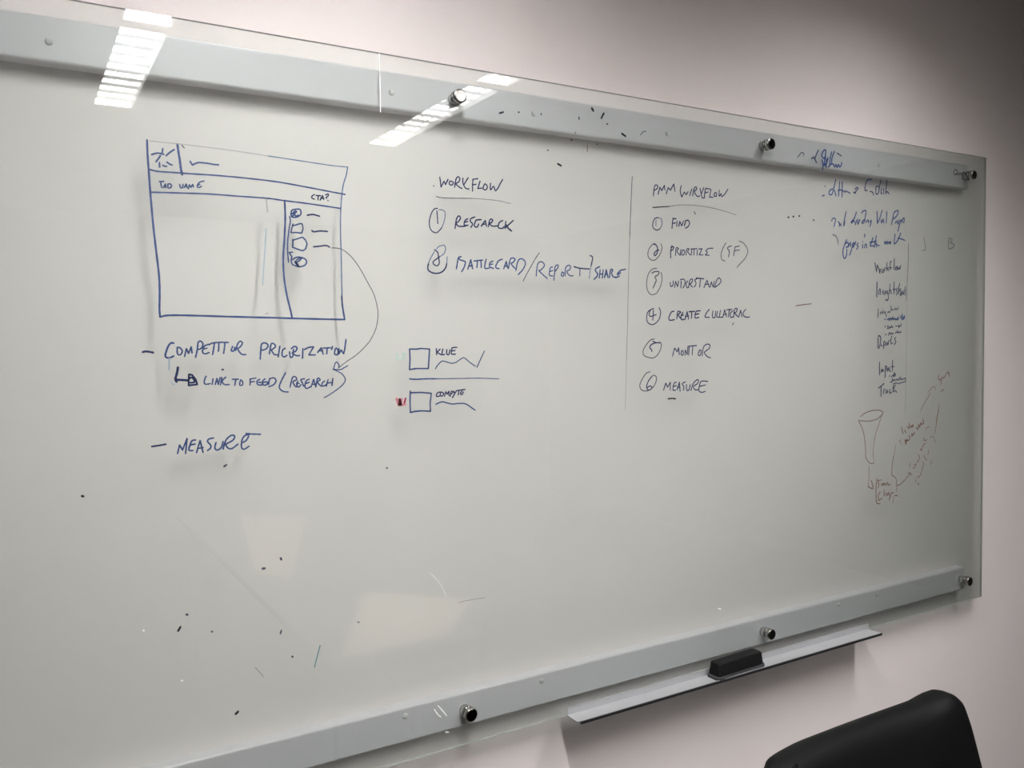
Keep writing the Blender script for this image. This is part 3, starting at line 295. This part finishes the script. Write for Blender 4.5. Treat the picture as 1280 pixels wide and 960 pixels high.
  ('marker_speck', 'dark fleck of dried ink', None, None, [('black', 2.6, '-14710,11741 -14707,11725')]),
  ('marker_speck', 'dark fleck of dried ink', None, None, [('black', 4.9, '-13521,11993 -13486,11951')]),
  ('marker_speck', 'dark fleck of dried ink', None, None, [('black', 4.1, '-13229,11934 -13293,11829')]),
  ('marker_speck', 'dark fleck of dried ink', None, None, [('grey', 2.9, '-13831,11787 -13831,11744')]),
  ('marker_speck', 'dark fleck of dried ink', None, None, [('grey', 3.5, '-13157,11731 -13138,11733')]),
  ('marker_speck', 'dark fleck of dried ink', None, None, [('black', 4.1, '-12783,11587 -12733,11563 -12688,11544')]),
  ('marker_speck', 'dark fleck of dried ink', None, None, [('grey', 2.3, '-13931,11472 -13917,11474')]),
  ('marker_speck', 'dark fleck of dried ink', None, None, [('grey', 3.2, '-14025,11324 -14008,11326')]),
  ('marker_speck', 'dark fleck of dried ink', None, None, [('grey', 2.6, '-14575,11069 -14557,11071')]),
  ('marker_speck', 'dark fleck of dried ink', None, None, [('black', 4.1, '-14344,10836 -14268,10806')]),
  ('marker_speck', 'dark fleck of dried ink', None, None, [('midgrey', 2.3, '-13640,11302 -13642,11141')]),
  ('marker_speck', 'dark fleck of dried ink', None, None, [('midgrey', 2.6, '-12300,11611 -12240,11679 -12161,11703')]),
  ('marker_speck', 'dark fleck of dried ink', None, None, [('grey', 2.3, '-13410,11306 -13392,11308')]),
  ('marker_speck', 'dark fleck of dried ink', None, None, [('black', 4.1, '-7954,10216 -7933,10221')]),
  ('marker_speck', 'dark fleck of dried ink', None, None, [('black', 4.6, '-7788,10243 -7766,10248')]),
  ('marker_speck', 'dark fleck of dried ink', None, None, [('black', 4.3, '-7587,10269 -7566,10272')]),
  ('marker_speck', 'dark fleck of dried ink', None, None, [('grey', 4.1, '-7092,10208 -7069,10202')]),
  ('marker_speck', 'dark fleck of dried ink', None, None, [('black', 3.8, '-22716,5282 -22700,5274')]),
  ('marker_speck', 'dark fleck of dried ink', None, None, [('grey', 3.5, '-21346,3297 -21329,3289')]),
  ('marker_speck', 'dark fleck of dried ink', None, None, [('black', 3.2, '-21438,3120 -21474,3063')]),
  ('marker_speck', 'dark fleck of dried ink', None, None, [('grey', 2.9, '-20983,2960 -20971,2955')]),
  ('marker_speck', 'dark fleck of dried ink', None, None, [('black', 3.8, '-20658,1564 -20620,1594')]),
  ('marker_speck', 'dark fleck of dried ink', None, None, [('grey', 2.9, '-20716,5538 -20679,5560')]),
  ('marker_speck', 'dark fleck of dried ink', None, None, [('grey', 2.6, '-18000,5273 -17981,5272')]),
  ('marker_speck', 'dark fleck of dried ink', None, None, [('grey', 3.5, '-20170,3834 -20131,3835')]),
  ('marker_speck', 'dark fleck of dried ink', None, None, [('grey', 3.5, '-19872,3965 -19862,3937')]),
  ('marker_speck', 'dark fleck of dried ink', None, None, [('grey', 2.6, '-19896,2773 -19911,2723')]),
  ('marker_speck', 'dark fleck of dried ink', None, None, [('grey', 3.2, '-19732,2308 -19719,2298')]),
  ('marker_speck', 'dark fleck of dried ink', None, None, [('midgrey', 2.6, '-18589,2673 -18561,2662')]),
  ('marker_speck', 'dark fleck of dried ink', None, None, [('grey', 3.2, '-20698,7056 -20682,7056')]),
  ('marker_speck', 'dark fleck of dried ink', None, None, [('midgrey', 3.2, '-10849,10148 -10815,10105')]),
  ('marker_speck', 'dark fleck of dried ink', None, None, [('midgrey', 3.2, '-9700,7784 -9729,7738')]),
  ('marker_streak', 'short teal stroke low on the left', None, None, [('teal', 2.0, '-19257,2394 -19309,2228 -19362,2049')]),
  ('marker_streak', 'thin grey stroke low in the middle', None, None, [('faintgrey', 1.6, '-16644,2671 -16505,2686 -16103,2678')]),
  ('marker_streak', 'faint grey stroke at the lower left', None, None, [('faintgrey', 1.8, '-20330,2254 -20201,2068')]),
  ('white_scuff_and_reflection', 'reflection drawn as an upright white line across the upper rail', None, None, [('white', 1.6, '-17961,12350 -17960,11902 -17962,11366')]),  # reflection of a bright upright line, drawn as a white stroke
  ('white_scuff_and_reflection', 'pale scratch in the lower middle', None, None, [('pale', 1.8, '-17211,3315 -17033,3112 -16895,2841')]),
  ('white_scuff_and_reflection', 'pair of slanting white strokes left of the bottom pin', None, None, [('white', 1.9, '-17107,864 -17021,755 -16941,641|-17179,815 -17117,707 -17054,645')]),  # two thin slanting white strokes on the glass
  ('white_scuff_and_reflection', 'short white mark below the pair of strokes', None, None, [('white', 1.9, '-16964,340 -16904,316')]),
  ('white_scuff_and_reflection', 'tiny white fleck', None, None, [('white', 2.8, '-21966,3163 -21955,3158')]),
  ('white_scuff_and_reflection', 'tiny white fleck', None, None, [('white', 2.8, '-21448,2283 -21437,2277')]),
  ('white_scuff_and_reflection', 'tiny white fleck', None, None, [('white', 2.8, '-10191,1441 -10119,1410')]),
]
def ribbon(bm, pts, wd):
    # a flat stroke of dried ink on the glass: pts in board metres (x, z), rounded ends, 0.25 mm thick
    h = wd/2; n = len(pts); L, R = [], []
    P = [Vector(p) for p in pts]
    if (P[0]-P[-1]).length < 1e-9 and n > 2: P[-1] = P[-1]+(P[-2]-P[-1])*.02
    def tan(i):
        a = P[max(i-1, 0)]; b = P[min(i+1, n-1)]; d = b-a
        return d.normalized() if d.length > 1e-9 else Vector((1, 0))
    poly_l, poly_r = [], []
    t0 = tan(0); n0 = Vector((-t0.y, t0.x)); t1 = tan(n-1)
    rows = [(P[0]-t0*h*.85, t0, h*.45)]
    rows += [(P[i], tan(i), h*(1.0+.10*math.sin(i*1.7+P[0].x*900))) for i in range(n)]
    rows += [(P[-1]+t1*h*.85, t1, h*.45)]
    vs = []
    for p, t, hh in rows:
        nn = Vector((-t.y, t.x))
        a, b = p+nn*hh, p-nn*hh
        vs.append([bm.verts.new((a.x, -.0001, a.y)), bm.verts.new((a.x, -.00035, a.y)), bm.verts.new((b.x, -.00035, b.y)), bm.verts.new((b.x, -.0001, b.y))])
    for a, b in zip(vs, vs[1:]):
        for k in range(4): bm.faces.new((a[k], a[(k+1) % 4], b[(k+1) % 4], b[k]))
    bm.faces.new(vs[0]); bm.faces.new(vs[-1][::-1])
def spline(pts, sub=6):
    if len(pts) < 3: return pts
    out = []; n = len(pts); g = lambda i: Vector(pts[max(0, min(n-1, i))])
    for i in range(n-1):
        p0, p1, p2, p3 = g(i-1), g(i), g(i+1), g(i+2)
        for k in range(sub):
            t = k/sub
            out.append(tuple(.5*((2*p1)+(p2-p0)*t+(2*p0-5*p1+4*p2-p3)*t*t+(3*p1-p0-3*p2+p3)*t*t*t)))
    out.append(tuple(pts[-1])); return out
keyed = {}
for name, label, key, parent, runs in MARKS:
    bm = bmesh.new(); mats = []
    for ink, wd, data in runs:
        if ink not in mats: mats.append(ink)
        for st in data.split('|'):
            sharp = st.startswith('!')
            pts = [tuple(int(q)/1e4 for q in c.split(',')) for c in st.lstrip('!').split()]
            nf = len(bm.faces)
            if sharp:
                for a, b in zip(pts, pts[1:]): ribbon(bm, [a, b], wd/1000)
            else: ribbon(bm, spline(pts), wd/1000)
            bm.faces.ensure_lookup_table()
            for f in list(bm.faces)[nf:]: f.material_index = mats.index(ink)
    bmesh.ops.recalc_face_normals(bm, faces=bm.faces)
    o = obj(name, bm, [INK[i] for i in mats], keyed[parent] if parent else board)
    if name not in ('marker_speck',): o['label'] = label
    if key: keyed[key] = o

# ---------------------------------------------------------------- marker tray and eraser
tray = thing('marker_tray', 'narrow aluminium marker tray clipped under the glass board', 'tray', (-1.43, 0, ZB))
TL = .927
bm = bmesh.new(); prof = [(-.0006, .0155), (-.0006, .0), (-.040, .0), (-.0405, .003), (-.0385, .003), (-.038, .0018), (-.0026, .0018), (-.0024, .0155)]
prof = [(y, z-.0) for y, z in prof]
A = [bm.verts.new((0, y, z)) for y, z in prof]; B = [bm.verts.new((TL, y, z)) for y, z in prof]
for i in range(len(prof)): j = (i+1) % len(prof); bm.faces.new((A[i], A[j], B[j], B[i]))
bm.faces.new(A[::-1]); bm.faces.new(B); bmesh.ops.recalc_face_normals(bm, faces=bm.faces)
obj('tray_channel', bm, m_alu, tray)
bm = bmesh.new(); box(bm, .004, TL, -.0420, -.0407, -.0035, .0022)
obj('edge_strip', bm, m_black, tray, bevel=.0006)['label'] = 'black edge strip along the tray front'

er = thing('board_eraser', 'black block eraser lying on the aluminium marker tray', 'eraser', (-.985, -.0205, ZB+.0018), rz=math.radians(2))
def taper(bm, l0, w0, l1, w1, z0, z1, r):
    def ring(l, w_, z):
        out = []
        for cx, cy, a0 in ((l/2-r, w_/2-r, 0), (-l/2+r, w_/2-r, 90), (-l/2+r, -w_/2+r, 180), (l/2-r, -w_/2+r, 270)):
            for k in range(5):
                a = math.radians(a0+k*22.5); out.append(bm.verts.new((cx+r*math.cos(a), cy+r*math.sin(a), z)))
        return out
    a, b = ring(l0, w0, z0), ring(l1, w1, z1); n = len(a)
    for i in range(n): bm.faces.new((a[i], a[(i+1) % n], b[(i+1) % n], b[i]))
    bm.faces.new(a[::-1]); bm.faces.new(b)
bm = bmesh.new(); taper(bm, .153, .036, .153, .036, 0, .006, .008); obj('felt_pad', bm, m_felt, er)['label'] = 'worn dark felt pad'
bm = bmesh.new(); taper(bm, .143, .034, .137, .029, .0065, .034, .006); obj('grip', bm, m_rubber, er, bevel=.0025, seg=3)

# ---------------------------------------------------------------- office chair
ch = thing('office_chair', 'black leather office chair below the right end of the board', 'chair', (-1.11, -.72, 0))
cx, cy, cz = -1.11, -.72, 0.0
def rel(p): return Vector((p[0]-cx, p[1]-cy, p[2]-cz))
# backrest outline seen from the front (x, height), top about 0.95 m
LEAN = math.tan(math.radians(13)); TOPY = -.43; TH = .064
half = [(-1.335, .60), (-1.350, .70), (-1.360, .80), (-1.362, .865), (-1.358, .896), (-1.348, .913), (-1.330, .922), (-1.27, .926), (-1.19, .925), (-1.08, .925), (-1.00, .926), (-.95, .928), (-.915, .933), (-.890, .934), (-.869, .920), (-.861, .893), (-.857, .86), (-.851, .78), (-.850, .70), (-.862, .60)]
low = [(-.88, .56), (-.93, .535), (-1.11, .525), (-1.28, .535), (-1.345, .56)]
loop = spline(half+low+[half[0]], 4)[:-1]
def bow(x): u = (x+1.115)/.265; return .020*u*u      # the pad wraps slightly forward at its sides
N = len(loop); mid = Vector((-1.115, .76))
def ringpt(q, inset, d):
    # d: 0 back .. 1 front; inset: metres towards the centre
    v = Vector(q); dirv = (mid-v); L = dirv.length; v = v+dirv*(inset/L)
    y = TOPY-(.955-v.y)*LEAN-(d-.5)*TH-bow(v.x)
    return rel((v.x, y, v.y))
bm = bmesh.new(); rings = []
secs = [(.16, -.02), (.08, -.01), (.03, .0), (.012, .06), (.003, .2), (0, .38), (0, .62), (.004, .76), (.014, .90), (.032, .985), (.08, 1.04), (.16, 1.06)]
for ins, d in secs: rings.append([bm.verts.new(ringpt(q, ins, d)) for q in loop])
for a, b in zip(rings, rings[1:]):
    for i in range(N): bm.faces.new((a[i], a[(i+1) % N], b[(i+1) % N], b[i]))
for rg, d, rev in ((rings[0], -.02, True), (rings[-1], 1.07, False)):
    c = bm.verts.new(ringpt((mid.x, mid.y+.0001), 0, d))
    for i in range(N):
        f = (rg[i], rg[(i+1) % N], c); bm.faces.new(f if not rev else f[::-1])
bmesh.ops.recalc_face_normals(bm, faces=bm.faces)
back = obj('backrest', bm, m_leather, ch, smooth=True)
q0 = [q for q in loop if q[0] < -1.318 and q[1] > .62]
bm = bmesh.new(); tube(bm, [ringpt(q, .001, .90) for q in q0], .0028, 8); obj('piping', bm, m_leather, back, smooth=True)
# seat
bm = bmesh.new(); sx, sy = .26, .25
def sring(s, z, cyy=0): return [bm.verts.new((math.copysign(abs(math.cos(a))**.45, math.cos(a))*sx*s, cyy+math.copysign(abs(math.sin(a))**.45, math.sin(a))*sy*s-.05, z)) for a in [2*math.pi*k/48 for k in range(48)]]
rg = [sring(.80, .405), sring(.95, .412), sring(1.0, .435), sring(1.0, .46), sring(.95, .482), sring(.80, .490), sring(.4, .488)]
for a, b in zip(rg, rg[1:]):
    for i in range(48): bm.faces.new((a[i], a[(i+1) % 48], b[(i+1) % 48], b[i]))
bm.faces.new(rg[0][::-1]); bm.faces.new(rg[-1]); bmesh.ops.recalc_face_normals(bm, faces=bm.faces)
obj('seat', bm, m_leather, ch, smooth=True)
bm = bmesh.new(); box(bm, -.035, .035, .05, .215, .385, .403); box(bm, -.035, .035, .197, .225, .385, .60); obj('back_bracket', bm, m_plastic, ch, bevel=.004)
for s in (-1, 1):
    bm = bmesh.new(); tube(bm, [(s*.15, -.05, .40), (s*.275, -.05, .405), (s*.300, -.05, .45), (s*.300, -.05, .635)], .012); obj('arm_post', bm, m_plastic, ch, smooth=True)
    bm = bmesh.new(); box(bm, s*.300-.03, s*.300+.03, -.17, .07, .632, .657); obj('armrest', bm, m_plastic, ch, bevel=.01, seg=3)
bm = bmesh.new(); lathe(bm, [(0, .10), (.03, .10), (.03, .25), (.018, .25), (.018, .40), (0, .40)], 'Z', 24); obj('gas_column', bm, m_plastic, ch, smooth=False)
for k in range(5):
    a = 2*math.pi*k/5+.3; d = Vector((math.cos(a), math.sin(a), 0))
    bm = bmesh.new(); tube(bm, [d*.02+Vector((0, 0, .115)), d*.16+Vector((0, 0, .10)), d*.29+Vector((0, 0, .075))], .018, 10, radii=[.022, .018, .014]); lg = obj('base_leg', bm, m_plastic, ch, smooth=True)
    bm = bmesh.new(); nv = Vector((-d.y, d.x, 0)); tube(bm, [d*.29+nv*-.022+Vector((0, 0, .03)), d*.29+nv*.022+Vector((0, 0, .03))], .03, 20); tube(bm, [d*.29+Vector((0, 0, .03)), d*.29+Vector((0, 0, .075))], .007, 8)
    obj('caster', bm, m_plastic, lg)

# ---------------------------------------------------------------- conference table mirrored in the glass
tb = thing('conference_table', 'dark laminate conference table in front of the glass board', 'table', (-1.2, -1.95, 0))
bm = bmesh.new(); box(bm, -.455, .75, -1.25, 1.24-.04, .722, .75); obj('tabletop', bm, m_table, tb, bevel=.004)
for sx_ in (-.38, .63):
    for sy_ in (-1.1, 1.05):
        bm = bmesh.new(); box(bm, sx_-.025, sx_+.025, sy_-.025, sy_+.025, 0, .722); obj('leg', bm, m_plastic, tb, bevel=.003)
def sheet(q, label):  # unseen sheets added and shaped to give warm patches reflected in the glass
    bm = bmesh.new(); a = [bm.verts.new((x, y, .7505+ZOFF)) for x, y in q]; b = [bm.verts.new((x, y, .7515+ZOFF)) for x, y in q]
    n = len(q)
    for i in range(n): bm.faces.new((a[i], a[(i+1) % n], b[(i+1) % n], b[i]))
    bm.faces.new(a[::-1]); bm.faces.new(b); bmesh.ops.recalc_face_normals(bm, faces=bm.faces)
    o = obj('warm_patch_sheet', bm, m_patch); o['label'] = label; o['category'] = 'paper'
ZOFF = 0
sheet([(-1.39, -2.95), (-1.59, -1.83), (-1.51, -1.64), (-1.11, -2.75)], 'cream sheet added on the dark table for its warm reflection, farther from the glass')
sheet([(-1.34, -1.35), (-1.62, -.80), (-1.29, -.80), (-1.08, -1.07)], 'cream sheet added on the dark table for its warm reflection, nearer the glass')
